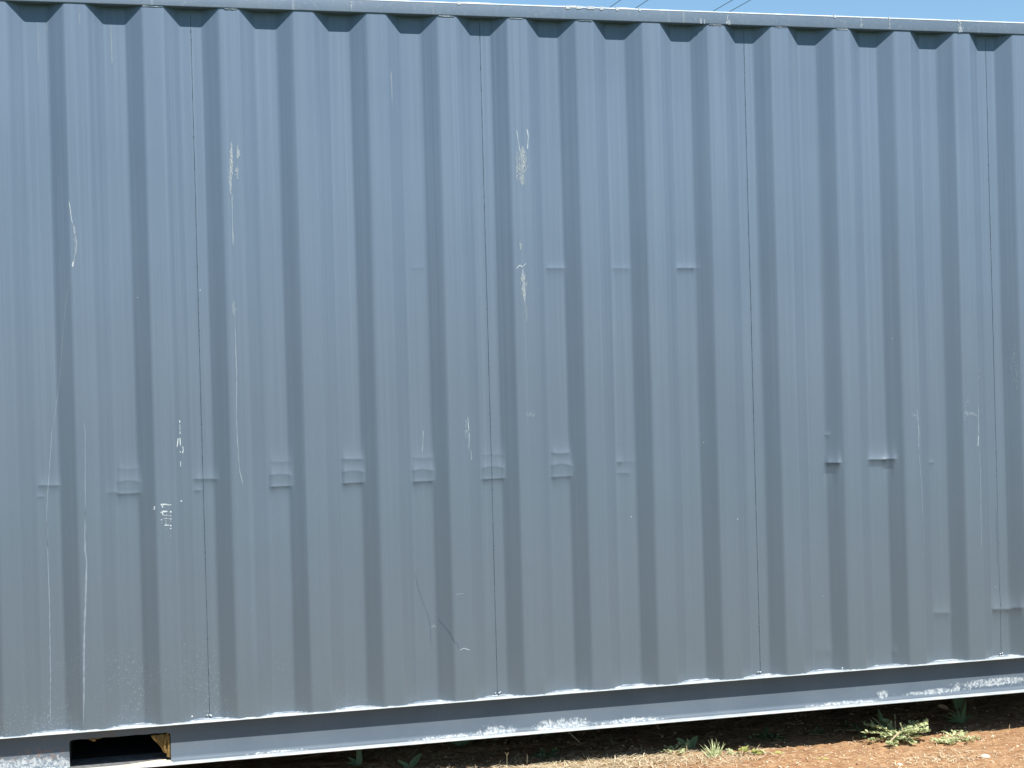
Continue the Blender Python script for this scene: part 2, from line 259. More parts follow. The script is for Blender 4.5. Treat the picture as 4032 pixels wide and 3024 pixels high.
def web_paint():
    q = NT('web_paint')
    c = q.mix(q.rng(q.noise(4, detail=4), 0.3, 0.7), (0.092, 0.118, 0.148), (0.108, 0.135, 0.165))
    c = q.mix(q.rng(q.noise(60, detail=5, rough=.7), 0.55, 0.75, 0, 0.22), c, (0.17, 0.20, 0.23))
    x, y, z = q.sep()[0:3]
    edge = q.math('MULTIPLY', q.rng(z, -0.132, -0.147, 0, 0.16), q.rng(q.noise(14, detail=4), 0.42, 0.66))
    a = edge
    for cx, cz, rx, rz in ((1.10, -0.146, .14, .050), (1.37, -0.143, .20, .052), (0.90, -0.148, .22, .020), (1.66, -0.146, .22, .024),
                           (2.775, -0.122, .05, .026), (3.02, -0.128, .26, .018), (3.30, -0.110, .30, .030), (3.75, -0.12, .5, .035),
                           (-0.66, -0.13, .34, .066), (-1.25, -0.12, .5, .06), (2.6, -0.146, .25, .016), (0.25, -0.148, .2, .013)):
        a = q.math('MAXIMUM', a, q.math('MULTIPLY', q.spot(cx, cz, rx, rz), 1.5, clamp=True))
    nz = q.noise(50, (1, 1, .8), detail=5, rough=.62, dist=1.2)
    msk = q.rng(q.math('ADD', a, q.math('MULTIPLY', q.math('SUBTRACT', nz, 0.5), 1.9)), 0.50, 0.95)
    msk = q.math('MULTIPLY', msk, q.rng(a, 0.02, 0.25))
    c = q.mix(q.math('MULTIPLY', msk, 0.78), c, q.mix(q.rng(q.noise(95, detail=4, rough=.7, loc=(3, 3, 3)), .36, .62), (0.14, 0.18, 0.22), (0.52, 0.54, 0.54)))
    rust = q.math('MULTIPLY', q.spot(-0.62, -0.082, .16, .03), q.rng(q.noise(45, detail=4, loc=(4, 0, 4)), 0.47, 0.62))
    c = q.mix(q.math('MULTIPLY', rust, 1.1, clamp=True), c, (0.20, 0.150, 0.125))
    rim = q.math('MULTIPLY', q.spot(-0.33, -0.10, .235, .115), q.rng(q.noise(30, detail=4, loc=(1, 8, 4)), 0.40, 0.62))
    c = q.mix(q.math('MULTIPLY', rim, 0.7, clamp=True), c, (0.16, 0.10, 0.07))
    q.set(c, 0.58, 0.15); q.bump(q.noise(160, detail=4), 0.2, 0.0008)
    return q.m

def flange_dust():
    q = NT('bleached_flange_paint')
    a = q.noise(18, (1, 1, 1), detail=5, rough=.65); b = q.noise(130, detail=4, rough=.7)
    c = q.mix(q.rng(a, 0.35, 0.65), (0.36, 0.40, 0.42), (0.48, 0.50, 0.50))
    c = q.mix(q.rng(b, 0.64, 0.76, 0, 0.55), c, (0.26, 0.29, 0.31))
    q.set(c, 0.6, 0.4); q.bump(b, 0.3, 0.001)
    return q.m

def sealant_mat():
    q = NT('old_sealant')
    a = q.noise(1.0, (22, 140, 300), detail=4, rough=.6)
    c = q.mix(q.rng(a, 0.44, 0.66), (0.12, 0.165, 0.21), (0.50, 0.53, 0.55))
    q.set(c, 0.5, 0.4); q.bump(a, 0.5, 0.002)
    return q.m

def flat_mat(name, col, col2=None, sc=30, rough=0.8, spec=0.3, bump=0.2, stretch=(1, 1, 1)):
    q = NT(name); nz = q.noise(sc, stretch, detail=5, rough=.65)
    q.set(q.mix(q.rng(nz, 0.3, 0.7), col, col2 or tuple(k * .7 for k in col)), rough, spec)
    if bump: q.bump(nz, bump, 0.002)
    return q.m

def tint_mat(name, lo, hi, rough=0.6, trans=0.0, spec=0.35):
    q = NT(name); nz = q.noise(220, detail=2)
    c = q.mix(q.tint(), lo, hi); c = q.mix(q.rng(nz, .3, .7, 0, .3), c, lo)
    q.set(c, rough, spec)
    if trans:
        t = q.n('ShaderNodeBsdfTranslucent'); q.put(t.inputs[0], c)
        mx = q.n('ShaderNodeMixShader'); mx.inputs[0].default_value = trans
        q.t.links.new(q.p.outputs[0], mx.inputs[1]); q.t.links.new(t.outputs[0], mx.inputs[2]); q.t.links.new(mx.outputs[0], q.o.inputs[0])
    return q.m

def ground_mat():
    q = NT('red_dirt')
    a = q.noise(2.2, detail=4); b = q.noise(34, detail=6, rough=.7); g = q.noise(260, detail=4, rough=.7); l = q.noise(11, (1, 2.5, 1), detail=5, loc=(5, 2, 0))
    c = q.mix(q.rng(a, .3, .7), (0.335, 0.195, 0.100), (0.38, 0.235, 0.125))
    c = q.mix(q.rng(b, .36, .62), (0.25, 0.130, 0.066), c)
    c = q.mix(q.rng(l, .50, .72, 0, .6), c, (0.44, 0.285, 0.16))
    c = q.mix(q.rng(g, .55, .75, 0, .6), c, (0.62, 0.45, 0.28))
    y = q.sep()[1]                                       # unseen dark turf beyond the dirt, added to cut bounce light
    edge = q.math('ADD', y, q.math('MULTIPLY', q.noise(1.9, detail=5, loc=(7, 0, 0)), 0.5))
    added_turf = q.mix(q.noise(40, detail=5, rough=.7), (0.030, 0.048, 0.014), (0.085, 0.105, 0.040))
    c = q.mix(q.math('ADD', q.rng(edge, -.62, -.38, 1, 0), q.rng(edge, 3.6, 4.4, 0, 1), clamp=True), c, added_turf)
    q.set(c, 0.95, 0.1)
    q.bump(q.math('ADD', b, q.math('MULTIPLY', g, .5)), 0.7, 0.006)
    return q.m

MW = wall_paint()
MR = rail_paint(); MWEB = web_paint(); MFL = flange_dust(); MSEAL = sealant_mat()
M_SEAM = flat_mat('dark_seam_paint', (0.020, 0.034, 0.052), (0.05, 0.075, 0.10), 90, 0.6)  # dark colour of the seam lines between sheets
M_MARK = tint_mat('bare_paint_mark', (0.135, 0.175, 0.215), (0.78, 0.82, 0.81), 0.7)
M_SCUFF_C = tint_mat('cream_scuff', (0.17, 0.225, 0.285), (0.56, 0.54, 0.46), 0.8)
M_SCUFF_W = tint_mat('pale_scuff', (0.14, 0.185, 0.23), (0.55, 0.58, 0.60), 0.8)
M_DKLINE = flat_mat('paint_crack', (0.062, 0.090, 0.125), (0.08, 0.112, 0.15), 60, 0.6)
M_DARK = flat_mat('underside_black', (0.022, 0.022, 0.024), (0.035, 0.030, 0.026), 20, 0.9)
M_OCHRE = flat_mat('dried_ochre_mud', (0.25, 0.165, 0.060), (0.055, 0.036, 0.018), 38, 0.95, .1, .8, (1.6, 1, .45))
M_SILL = flat_mat('grey_sill_steel', (0.20, 0.205, 0.21), (0.10, 0.10, 0.10), 45, .8)
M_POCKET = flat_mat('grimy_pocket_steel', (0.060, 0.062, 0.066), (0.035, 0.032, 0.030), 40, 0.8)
M_BACK = flat_mat('plain_container_paint', PAINT, PAINT_DK, 3, 0.5)
M_CREAM = flat_mat('cream_flange', (0.80, 0.74, 0.58), (0.58, 0.50, 0.36), 45, .8)
M_GROUND = ground_mat()
M_CONC = flat_mat('concrete', (0.34, 0.32, 0.29), (0.26, 0.24, 0.22), 25, .9)
M_WIRE = flat_mat('weathered_cable', (0.22, 0.30, 0.35), None, 10, .6)

# ---------------------------------------------------------------- corrugated wall surface
_xs = np.linspace(-P / 2, P / 2, 2001)
_raw = DEP * np.clip((WI / 2 + WS - np.abs(_xs)) / WS, 0, 1)
_k = np.hanning(65); _k /= _k.sum()                                  # 9 mm pressed bend radius
_sm = np.convolve(np.tile(_raw[:-1], 3), _k, 'same')[2000:4001]
def corr(x):
    u = x - np.round(x / P) * P
    return np.interp(u, _xs, _sm)
def sstep(a, b, x):
    t = np.clip((x - a) / (b - a), 0, 1); return t * t * (3 - 2 * t)
def wall_y(x, z):
    x = np.asarray(x, float); z = np.asarray(z, float)
    y = corr(x)
    y = y + 0.0016 * (vnoise(x, z * .45, 2.3, 3.1) - .5) + 0.0010 * (vnoise(x, z * .35, 7.0, 9.4) - .5)
    for q_, (xl, xr, zc, A, la, lb, tilt) in enumerate(DENT):
        e = 0.010 + .004 * math.sin(q_ * 2.4)
        top = q_ in (2, 8, 11, 14, 17, 20); mid = q_ in (3, 9, 12, 15, 18, 21); bot = q_ in (4, 10, 13, 16, 19, 22)
        cv = (-.002 - .001 * math.sin(q_)) if top else (.0065 + .002 * math.sin(q_ * 1.9)) if mid else .0004
        if mid: A, la = A * (1.40 + .25 * math.sin(q_ * 2.1)), la * 1.2
        if bot: la, lb, A = 5, 6, .7 + .5 * math.sin(q_ * 1.7) ** 2
        if top: A, la, lb = A * (.72 + .35 * math.sin(q_ * 1.3)), la * .95, lb * 1.5
        fx = sstep(xl - e, xl + e * .7, x) * (1 - sstep(xr - e * .7, xr + e, x))
        xm = (xl + xr) / 2; hw = max((xr - xl) / 2, .01)
        arch = 1 - (.5 if mid else .15 if bot else .3) * np.clip(1 - ((x - xm) / hw) ** 2, 0, 1)      # pressed hardest at the bends
        zz = z - (zc + tilt * (x - xm) / (2 * hw)) - cv * np.clip(1 - ((x - xm) / hw) ** 2, 0, 1)
        la2, lb2 = la * .001, lb * .001
        h = np.where(zz >= 0, np.exp(-np.abs(zz) / la2), np.exp(-np.abs(zz) / lb2))
        if mid:                                                       # the sheet stays pushed out down to the lower crease, then falls back
            zb = DENT[q_ + 1][2] + (x - xm) * .05
            h = np.where(zz >= 0, h, (.80 + .20 * np.exp(zz / .009)) * np.where(z < zb, np.exp(-np.abs(zb - z) / (.015 + .003 * math.sin(q_))), 1))
        y = y - A * 1.5e-3 * fx * arch * h
    return y

xin = np.arange(-1.15, 3.75, 0.0062)
def coarse(a, b):
    xs = []
    k0, k1 = math.floor(a / P) - 1, math.ceil(b / P) + 1
    for k in range(k0, k1):
        for u in (-WI / 2 - WS, -WI / 2, WI / 2, WI / 2 + WS):
            for j in (-.006, -.002, .002, .006):
                q = k * P + u + j
                if a < q < b: xs.append(q)
    return np.array(xs)
xcol = np.concatenate([[X0 + .1], coarse(X0 + .1, -1.15), xin, coarse(3.75, X1 - .1), [X1 - .1]])
def band(a, b, s): return np.arange(a, b, s)
zrow = np.unique(np.round(np.concatenate([band(0, .03, .006), band(.03, .16, .008), band(.16, .30, .004), band(.30, .76, .03), band(.76, 1.06, .0026),
                  band(1.06, 1.64, .03), band(1.64, 1.76, .003), band(1.76, ZT, .035), [ZT - .012, ZT - .004, ZT]]), 4))
XX, ZZ = np.meshgrid(xcol, zrow)
YY = wall_y(XX, ZZ)
def grid_faces(nr, nc):
    i = np.arange(nr - 1)[:, None] * nc + np.arange(nc - 1)[None, :]
    return np.stack([i, i + 1, i + nc + 1, i + nc], -1).reshape(-1, 4)

box = empty('shipping_container', (0, 0, 0))
tag(box, 'long slate blue steel shipping container with dented corrugated side and open forklift pocket', 'shipping container')

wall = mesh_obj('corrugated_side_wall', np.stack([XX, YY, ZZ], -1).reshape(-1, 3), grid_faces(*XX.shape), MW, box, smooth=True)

# ribbons that hug the wall
def ribbon(mb, pts, wmm, strength, broken=0.0, lift=0.0006, step=0.006, taper=True):
    pts = np.array(pts); seg = np.linalg.norm(np.diff(pts, axis=0), axis=1); L = np.concatenate([[0], np.cumsum(seg)])
    n = max(2, int(L[-1] / step) + 1); t = np.linspace(0, L[-1], n)
    px = np.interp(t, L, pts[:, 0]); pz = np.interp(t, L, pts[:, 1])
    off = (vnoise(t, t * 0, 90, pts[0, 0] * 31) - .5) * .0012 * (n > 6)
    tx = np.gradient(px); tz = np.gradient(pz); ln = np.hypot(tx, tz) + 1e-9
    nx, nz = -tz / ln, tx / ln
    px = px + nx * off; pz = pz + nz * off
    wn = .55 + .9 * vnoise(t, t * 0, 60, 5 + pts[0, 1] * 17)
    w = wmm * .0005 * wn
    if taper and n > 8: w = w * np.clip(np.minimum(t, L[-1] - t) / (L[-1] * .08 + 1e-6), .25, 1)
    tin = np.clip(strength * (.6 + .8 * vnoise(t, t * 0, 45, 2 + pts[0, 0] * 13)), 0, 1)
    tin = tin * sstep(broken * .75 - .06, broken * .75 + .06, vnoise(t, t * 0, 38, 11 + pts[0, 1] * 7)) if broken > 0 else tin
    a = np.stack([px - nx * w, pz - nz * w], -1); b = np.stack([px + nx * w, pz + nz * w], -1)
    ya = wall_y(a[:, 0], a[:, 1]) - lift; yb = wall_y(b[:, 0], b[:, 1]) - lift
    ym = np.minimum(ya, yb)
    for i in range(n - 1):
        mb.add([(a[i, 0], ya[i], a[i, 1]), (b[i, 0], yb[i], b[i, 1]), (b[i + 1, 0], yb[i + 1], b[i + 1, 1]), (a[i + 1, 0], ya[i + 1], a[i + 1, 1])],
               [(0, 1, 2, 3)], [tin[i], tin[i], tin[i + 1], tin[i + 1]])

def flake(mb, x, z, rx, rz, tin, lift=0.0006):
    n = 6; k = np.arange(n) * 2 * np.pi / n + random.random()
    rr = np.array([random.uniform(.55, 1.2) for _ in range(n)])
    fx = x + np.cos(k) * rx * rr; fz = z + np.sin(k) * rz * rr
    fy = wall_y(fx, fz) - lift
    mb.add(np.stack([fx, fy, fz], -1), [list(range(n))], tin)

# weld seams between the pressed sheets, every fourth recess
for k in range(-6, 5):
    xk = k * 4 * P
    if not (X0 + .2 < xk < X1 - .2): continue
    mb = MB()
    zs = np.arange(0.004, ZT - .002, .012)
    vis = -1.2 < xk < 4
    xo = xk + .0016 * (vnoise(zs, zs * 0, 2.0, 4 + k) - .5) + .0008 * (vnoise(zs, zs * 0, 60, 8 + k) - .5)
    w = .0009 * (.6 + .9 * vnoise(zs, zs * 0, 40, k * 3.3 + 1))
    if k == 3: w = w * np.clip(.25 + .9 * np.abs(zs - .5), .4, 1)
    ya = wall_y(xo - w, zs) - .0008; yb = wall_y(xo + w, zs) - .0008
    for i in range(len(zs) - 1):
        mb.add([(xo[i] - w[i], ya[i], zs[i]), (xo[i] + w[i], yb[i], zs[i]), (xo[i + 1] + w[i + 1], yb[i + 1], zs[i + 1]), (xo[i + 1] - w[i + 1], ya[i + 1], zs[i + 1])], [(0, 1, 2, 3)])
    for z in np.random.default_rng(50 + k).random(26) * ZT * .98 + .01:
        flake(mb, xk, z, .0024, .003, .5, .0011)
    mb.build('weld_seam', M_SEAM, wall)

for pts, w, s_, br, tone in SCRATCH:
    mb = MB(); ribbon(mb, pts, w, s_ ** 1.6 * .72, br)
    if mb.v: mb.build('paint_crack' if tone == 'd' else 'paint_scratch', M_DKLINE if tone == 'd' else (M_SCUFF_C if tone == 'c' else M_MARK), wall)
for pts, w, s_ in MARK:
    mb = MB(); ribbon(mb, pts, w * .8, s_ ** 1.5 * .6, 0.0, .0007, .003, False); mb.build('stencil_stroke', M_MARK, wall)
for (x, z), w in DOT:
    mb = MB(); flake(mb, x, z, w * .0005, w * .0005, .95, .0009); mb.build('paint_chip', M_MARK, wall)
for pts, hw, n, tone in SCUFF:
    mb = MB(); pts = np.array(pts); seg = np.linalg.norm(np.diff(pts, axis=0), axis=1); L = np.concatenate([[0], np.cumsum(seg)])
    for _ in range(int(n * 2.6)):
        t = random.random() * L[-1]; c = .25 + .75 * math.sin(math.pi * t / L[-1])
        x = np.interp(t, L, pts[:, 0]) + random.gauss(0, hw * .00045 * c); z = np.interp(t, L, pts[:, 1]) + random.gauss(0, .004)
        d = random.random() * (.55 if tone == 'w' and n < 61 else 1)
        flake(mb, x, z, random.uniform(.0004, .0012), random.uniform(.0015, .0075), min(1, .06 + .86 * d * d * (.35 + .65 * c)), .0006 + .0004 * random.random())
    tag(mb.build('paint_scuff', M_SCUFF_C if tone == 'c' else M_SCUFF_W, wall), kind='stuff')

# ---------------------------------------------------------------- rails and the rest of the container
mb = MB(); mb.box(X0, X1, -RO, .051, ZT, ZT + RH, b=.0035)
tr = mb.build('top_rail', MR, box, True)
mb = MB()                                                              # painted highlight along the top of the rail, with white chips
xs = np.arange(-1.3, 3.9, .012)
hz = .0012 + .0035 * np.clip(vnoise(xs, xs * 0, 14, 2.2) - .52, 0, 1) * 2 * (xs < 2.0) + .0009 * vnoise(xs, xs * 0, 50, 1.1)
for i in range(len(xs) - 1):
    a, b = (xs[i], hz[i]), (xs[i + 1], hz[i + 1])
    v = [(a[0], -RO - .0011, ZT + RH - .0035), (b[0], -RO - .0011, ZT + RH - .0035), (b[0], -RO + .003, ZT + RH + b[1]), (a[0], -RO + .003, ZT + RH + a[1]), (a[0], .03, ZT + RH + a[1]), (b[0], .03, ZT + RH + b[1])]
    mb.add(v, [(0, 1, 2, 3), (3, 2, 5, 4)])
for x, w in ((1.02, .012), (1.46, .016), (1.505, .02), (1.555, .03), (1.60, .012), (1.665, .012), (1.76, .007), (2.61, .009), (2.86, .009), (3.18, .008)):
    mb.box(x - w / 2, x + w / 2, -RO - .0022, .0, ZT + RH - .006 - random.random() * .004, ZT + RH + .0035)
tag(mb.build('edge_highlight_and_chips', MFL, tr), 'painted white highlight and white chips along the top rail edge')
mb = MB()                                                              # pale drips down the rail face
for x, w, h0, h1 in ((2.86, .006, .003, .046), (3.19, .009, .002, .046), (3.19, .02, .002, .022), (2.73, .006, .006, .046), (2.02, .007, .002, .02), (2.035, .004, .002, .014), (2.135, .006, .002, .046), (2.14, .012, .002, .016), (.60, .005, .004, .04)):
    mb = MB()
    for _ in range(int(26 * w / .006)):
        xx = x + random.gauss(0, w * .33); zz = ZT + random.uniform(h0, h1)
        r = random.uniform(.0006, .0016); hh = random.uniform(.002, .006)
        yy = -RO - .0005 - .0006 * random.random(); mb.add([(xx - r, yy, zz), (xx, yy, zz - hh), (xx + r, yy, zz), (xx, yy, zz + hh)], [(0, 1, 2, 3)], random.uniform(.1, .7))
    tag(mb.build('pale_drip', M_SCUFF_W, tr), kind='stuff')
mb = MB()                                                              # short welds under the rail on each crest
for k in range(-5, 15):
    xc = (k + .5) * P
    if k in (0, 3, 4, 7, 8, 9, -1, 5):
        a, b = xc - .036 + random.uniform(0, .02), xc + .036 - random.uniform(0, .012)
        n = 8
        pts = [(a + (b - a) * i / n, -.0015, ZT - .0022 - .0012 * random.random()) for i in range(n + 1)]
        mb = MB(); mb.tube(pts, [.0008 + .0016 * random.random() for _ in pts], 6); mb.build('rail_weld', MSEAL, tr)

br = empty('bottom_rail'); br.parent = box
mb = MB(); mb.box(X0, X1, -LO, WEB + .003, -.0040, -.0001, b=.0018)
mb.build('upper_flange', MFL, br, True)
mb = MB()                                                              # web, cut round the pocket
z0, z1 = ZB + .0052, -.0060
y0, y1 = WEB, WEB + .006
rr = .012
def web_piece(xa, xb): mb.box(xa, xb, y0, y1, z0, z1)
web_piece(X0, PX0); web_piece(PX1, X1)
def arc(cx, cz, a0, a1, n=6): return [(cx + rr * math.cos(math.radians(a0 + (a1 - a0) * i / n)), cz + rr * math.sin(math.radians(a0 + (a1 - a0) * i / n))) for i in range(n + 1)]
# strip above the opening with rounded corners
low = arc(PX0 + rr, PZ1 - rr, 180, 90) + [(PX0 + (PX1 - PX0) * t, PZ1 + random.uniform(-.0012, .0012)) for t in np.linspace(.1, .9, 14)] + arc(PX1 - rr, PZ1 - rr, 90, 0)
poly = [(x, z) for x, z in low]
v = []; f = []
for x, z in poly: v += [(x, y0, z), (x, y0, z1), (x, y1, z), (x, y1, z1)]
for i in range(len(poly) - 1):
    a, b = 4 * i, 4 * i + 4
    f += [(a, b, b + 1, a + 1), (a + 2, a + 3, b + 3, b + 2), (a, a + 2, b + 2, b)]
mb.add(v, f)
mb.build('web', MWEB, br)
for xa, xb in ((X0, PX0), (PX1, X1)):                                  # bend between web and lower flange
    mb = MB(); R_ = .016
    arc_ = [(y0 - .0006 - R_ + R_ * math.cos(math.radians(a)), z0 + R_ - R_ * math.sin(math.radians(a))) for a in range(0, 91, 15)]
    mb.extrude(arc_ + [(y0 - .0006, z0)], xa, xb); mb.build('rail_bend', MWEB, br, False)
mb = MB(); mb.box(X0, X1, -LO, .052, ZB, ZB + .0048, b=.0022)
mb.build('lower_flange', MFL, br, True)
# sealant bead along the foot of the wall
xs = np.arange(-1.15, 3.75, .006)
c = corr(xs) / DEP
h = .0008 + .0022 * np.clip(c, 0, 1) ** 1.2 * (.55 + .8 * vnoise(xs, xs * 0, 22, 6.6)) + .0022 * (vnoise(xs, xs * 0, 70, 1.6) - .3)
wd = .003 + .010 * c * (.6 + .6 * vnoise(xs, xs * 0, 18, 2.6)) + .0015 * vnoise(xs, xs * 0, 80, 3)
nb = 7; V = []
for j in range(nb):
    t = j / (nb - 1) * math.pi / 2
    yy = wall_y(xs, xs * 0 + .004) - .0004 - wd * (1 - math.cos(t)) - .0012 * (1 if 0 < j < nb - 1 else 0) * vnoise(xs, xs * 0 + j, 60, j)
    zz = h * (1 - math.sin(t)) + .0003
    V.append(np.stack([xs, np.maximum(yy, -LO + .0015), zz], -1))
V = np.array(V); sealer = mesh_obj('sealant_bead', V.reshape(-1, 3), grid_faces(nb, len(xs)), MSEAL, br, True)
mb = MB()                                                              # lumps where the seams meet the rail
for k in range(-1, 4):
    x = k * 4 * P
    for _ in range(4):
        mb = MB(); q = Vector((x + random.gauss(0, .006), DEP - .004 - random.random() * .004, .009 + random.random() * .006))
        mb.tube([q + Vector((-.003, 0, 0)), q, q + Vector((.003, 0, .001))], [.001, .0032, .001], 6); mb.build('sealant_lump', MFL, br, True)

# forklift pocket: a steel sleeve through the base, dark inside
mb = MB()
yA, yE = y1, 2.30
for xa, xb in ((PX0 - .006, PX0 - .0005), (PX1 + .0005, PX1 + .006)): mb.box(xa, xb, yA, yE, z0, PZ1 + .006)
mb.box(PX0, PX1, yA, yE, PZ1 + .001, PZ1 + .006); mb.box(PX0, PX1, yE - .006, yE, z0, PZ1)
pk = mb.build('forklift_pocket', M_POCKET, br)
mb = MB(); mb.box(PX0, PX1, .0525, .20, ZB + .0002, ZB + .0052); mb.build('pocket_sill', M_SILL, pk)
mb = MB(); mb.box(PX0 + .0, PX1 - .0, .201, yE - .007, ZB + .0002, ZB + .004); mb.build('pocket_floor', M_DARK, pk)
# cream strip on the sill of the pocket and dried mud in its corners
mb = MB()
mx = np.linspace(PX0 + .004, PX1 + .004, 70)
wv = .034 + .05 * vnoise(mx, mx * 0, 20, 3) * np.linspace(.2, 1, 70)
for i in range(69):
    mb.add([(mx[i], -LO + .002, ZB + .0056), (mx[i + 1], -LO + .002, ZB + .0056), (mx[i + 1], -LO + wv[i + 1] + .01, ZB + .0056), (mx[i], -LO + wv[i] + .01, ZB + .0056)], [(0, 1, 2, 3)])
mb.build('sill_strip', M_CREAM, pk)
def lumpy(mb, outline, ya, yb, amp=.004, seed=1):
    r = random.Random(seed); n = len(outline)
    cx = sum(p[0] for p in outline) / n; cz = sum(p[1] for p in outline) / n
    v = []; f = []
    for ring, (s_, y) in enumerate(((1.0, yb), (1.0, (ya + yb) / 2), (.82, ya + .002), (.4, ya))):
        for x, z in outline: v.append((cx + (x - cx) * s_ + r.uniform(-amp, amp) * .4, y + r.uniform(-amp, amp), cz + (z - cz) * s_ + r.uniform(-amp, amp) * .4))
    for q in range(3):
        for i in range(n): f.append((q * n + i, q * n + (i + 1) % n, (q + 1) * n + (i + 1) % n, (q + 1) * n + i))
    f.append([3 * n + i for i in range(n)])
    mb.add(v, f)
mb = MB()
lumpy(mb, [(PX1 - .001, -.043), (PX1 - .03, -.042), (PX1 - .078, -.045), (PX1 - .070, -.062), (PX1 - .052, -.078), (PX1 - .038, -.100), (PX1 - .026, -.125), (PX1 - .010, -.132), (PX1 - .001, -.115), (PX1 - .001, -.08)], .060, .30, .003, 4)
mb.tube([(PX1 - .008, .056, -.043), (PX1 - .014, .054, -.06), (PX1 - .022, .055, -.085), (PX1 - .021, .055, -.110)], [.005, .004, .0055, .003], 7)
mb.build('dried_mud', M_OCHRE, pk); mb = MB()
lumpy(mb, [(PX1 - .001, -.045), (PX1 - .013, -.044), (PX1 - .011, -.09), (PX1 - .016, -.142), (PX1 - .001, -.145)], .050, .2, .002, 8)
mb.build('dried_mud', M_OCHRE, pk); mb = MB()
lumpy(mb, [(PX0 + .058, -.039), (PX0 + .115, -.039), (PX0 + .122, -.042), (PX0 + .096, -.045), (PX0 + .095, -.053), (PX0 + .082, -.053), (PX0 + .078, -.047), (PX0 + .064, -.044)], .046, .08, .002, 5)
mb.build('dried_mud', M_OCHRE, pk)

mb = MB(); mb.box(X0, X1, .0515, YB - .0515, ZT + .03, ZT + .036); mb.build('roof', M_BACK, box)
mb = MB(); mb.box(X0 + .1, X1 - .1, .0525, YB - .0505, -.028, -.0065)
for k in range(int((X1 - X0) / .32)):
    x = X0 + .25 + k * .32
    if PX0 - .07 < x < PX1 + .05: continue
    mb.box(x, x + .045, .0525, YB - .06, -.15, -.0285)
mb.build('floor_frame', M_DARK, box)
xs2 = coarse(X0 + .1, X1 - .1); v = [(x, YB - float(corr(np.array(x))), z) for z in (0, ZT) for x in xs2]; n = len(xs2)
mesh_obj('far_side_wall', v, np.array([(i + 1, i, i + n, i + n + 1) for i in range(n - 1)]), M_BACK, box)
mb = MB(); mb.box(X0, X1, YB - .05, YB, ZT, ZT + RH, b=.003); mb.build('far_top_rail', MR, box)
mb = MB(); mb.box(X0, X1, YB - .05, YB, ZB, 0); mb.build('far_bottom_rail', MR, box)
for xa, xb in ((X0, X0 + .1), (X1 - .1, X1)):
    for ya, yb in ((-.003, .15), (YB - .15, YB + .003)):
        mb = MB(); mb.box(xa, xb, ya, yb, .003, ZT - .003); cp = mb.build('corner_post', M_BACK, box)
        mb = MB()
        mb.box(xa - .03 * (xa == X0) , xb + .03 * (xb == X1), ya - .013, yb, ZB - .013, -.0062); mb.build('corner_casting', M_BACK, cp); mb = MB(); mb.box(xa - .03 * (xa == X0), xb + .03 * (xb == X1), ya - .013, yb, ZT + .002, ZT + RH + .01)
        mb.build('corner_casting', M_BACK, cp)
for xa in (X0 + .03, X1 - .06):
    ys = np.arange(.16, YB - .16, .02); v = [(xa + (.03 if (int(y / .08) % 2) else 0), y, z) for z in (0, ZT) for y in ys]; n = len(ys)
    mesh_obj('end_wall', v, np.array([(i, i + 1, i + n + 1, i + n) for i in range(n - 1)]), M_BACK, box)
for xa in (X0, X1 - .1):
    mb = MB(); mb.box(xa + .005, xa + .095, .152, YB - .152, ZB, -.0005); mb.build('end_beam', M_BACK, box); mb = MB(); mb.box(xa + .005, xa + .095, .152, YB - .152, ZT + .004, ZT + RH); mb.build('end_beam', M_BACK, box)

# ---------------------------------------------------------------- ground
def gz(x, y):
    x = np.asarray(x, float); y = np.asarray(y, float)
    b = -.297 - .0197 * (np.clip(x, -4, 6) - 1.37)
    far = np.clip((np.hypot(x - 1.5, y) - 5) / 20, 0, 1)
    n = .016 * (vnoise(x, y, 3.1, .3) - .5) + .010 * (vnoise(x, y, 11, 4.3) - .5) + .007 * (vnoise(x, y, 34, 7.7) - .5) + .0045 * (vnoise(x, y, 90, 2.7) - .5)
    return b + n * (1 - far) + far * .5 * (vnoise(x, y, .08, 1.1) - .5)
gx = np.concatenate([-np.geomspace(400, 1.2, 26), np.arange(-1.1, .55, .05), np.arange(.55, 3.75, .0065), np.arange(3.75, 5.5, .05), np.geomspace(5.6, 400, 26)])
gy = np.concatenate([-np.geomspace(400, 1.3, 26), np.arange(-1.25, -.72, .05), np.arange(-.72, .72, .0065), np.arange(.72, 2.8, .03), np.geomspace(2.85, 400, 24)])
GX, GY = np.meshgrid(gx, gy)
ground = mesh_obj('ground', np.stack([GX, GY, gz(GX, GY)], -1).reshape(-1, 3), grid_faces(*GX.shape), M_GROUND, None, True)
tag(ground, 'dry red dirt ground in front of and under the container', 'ground', kind='structure')

def gp(x, y, dz=0.0): return Vector((x, y, float(gz(x, y)) + dz))

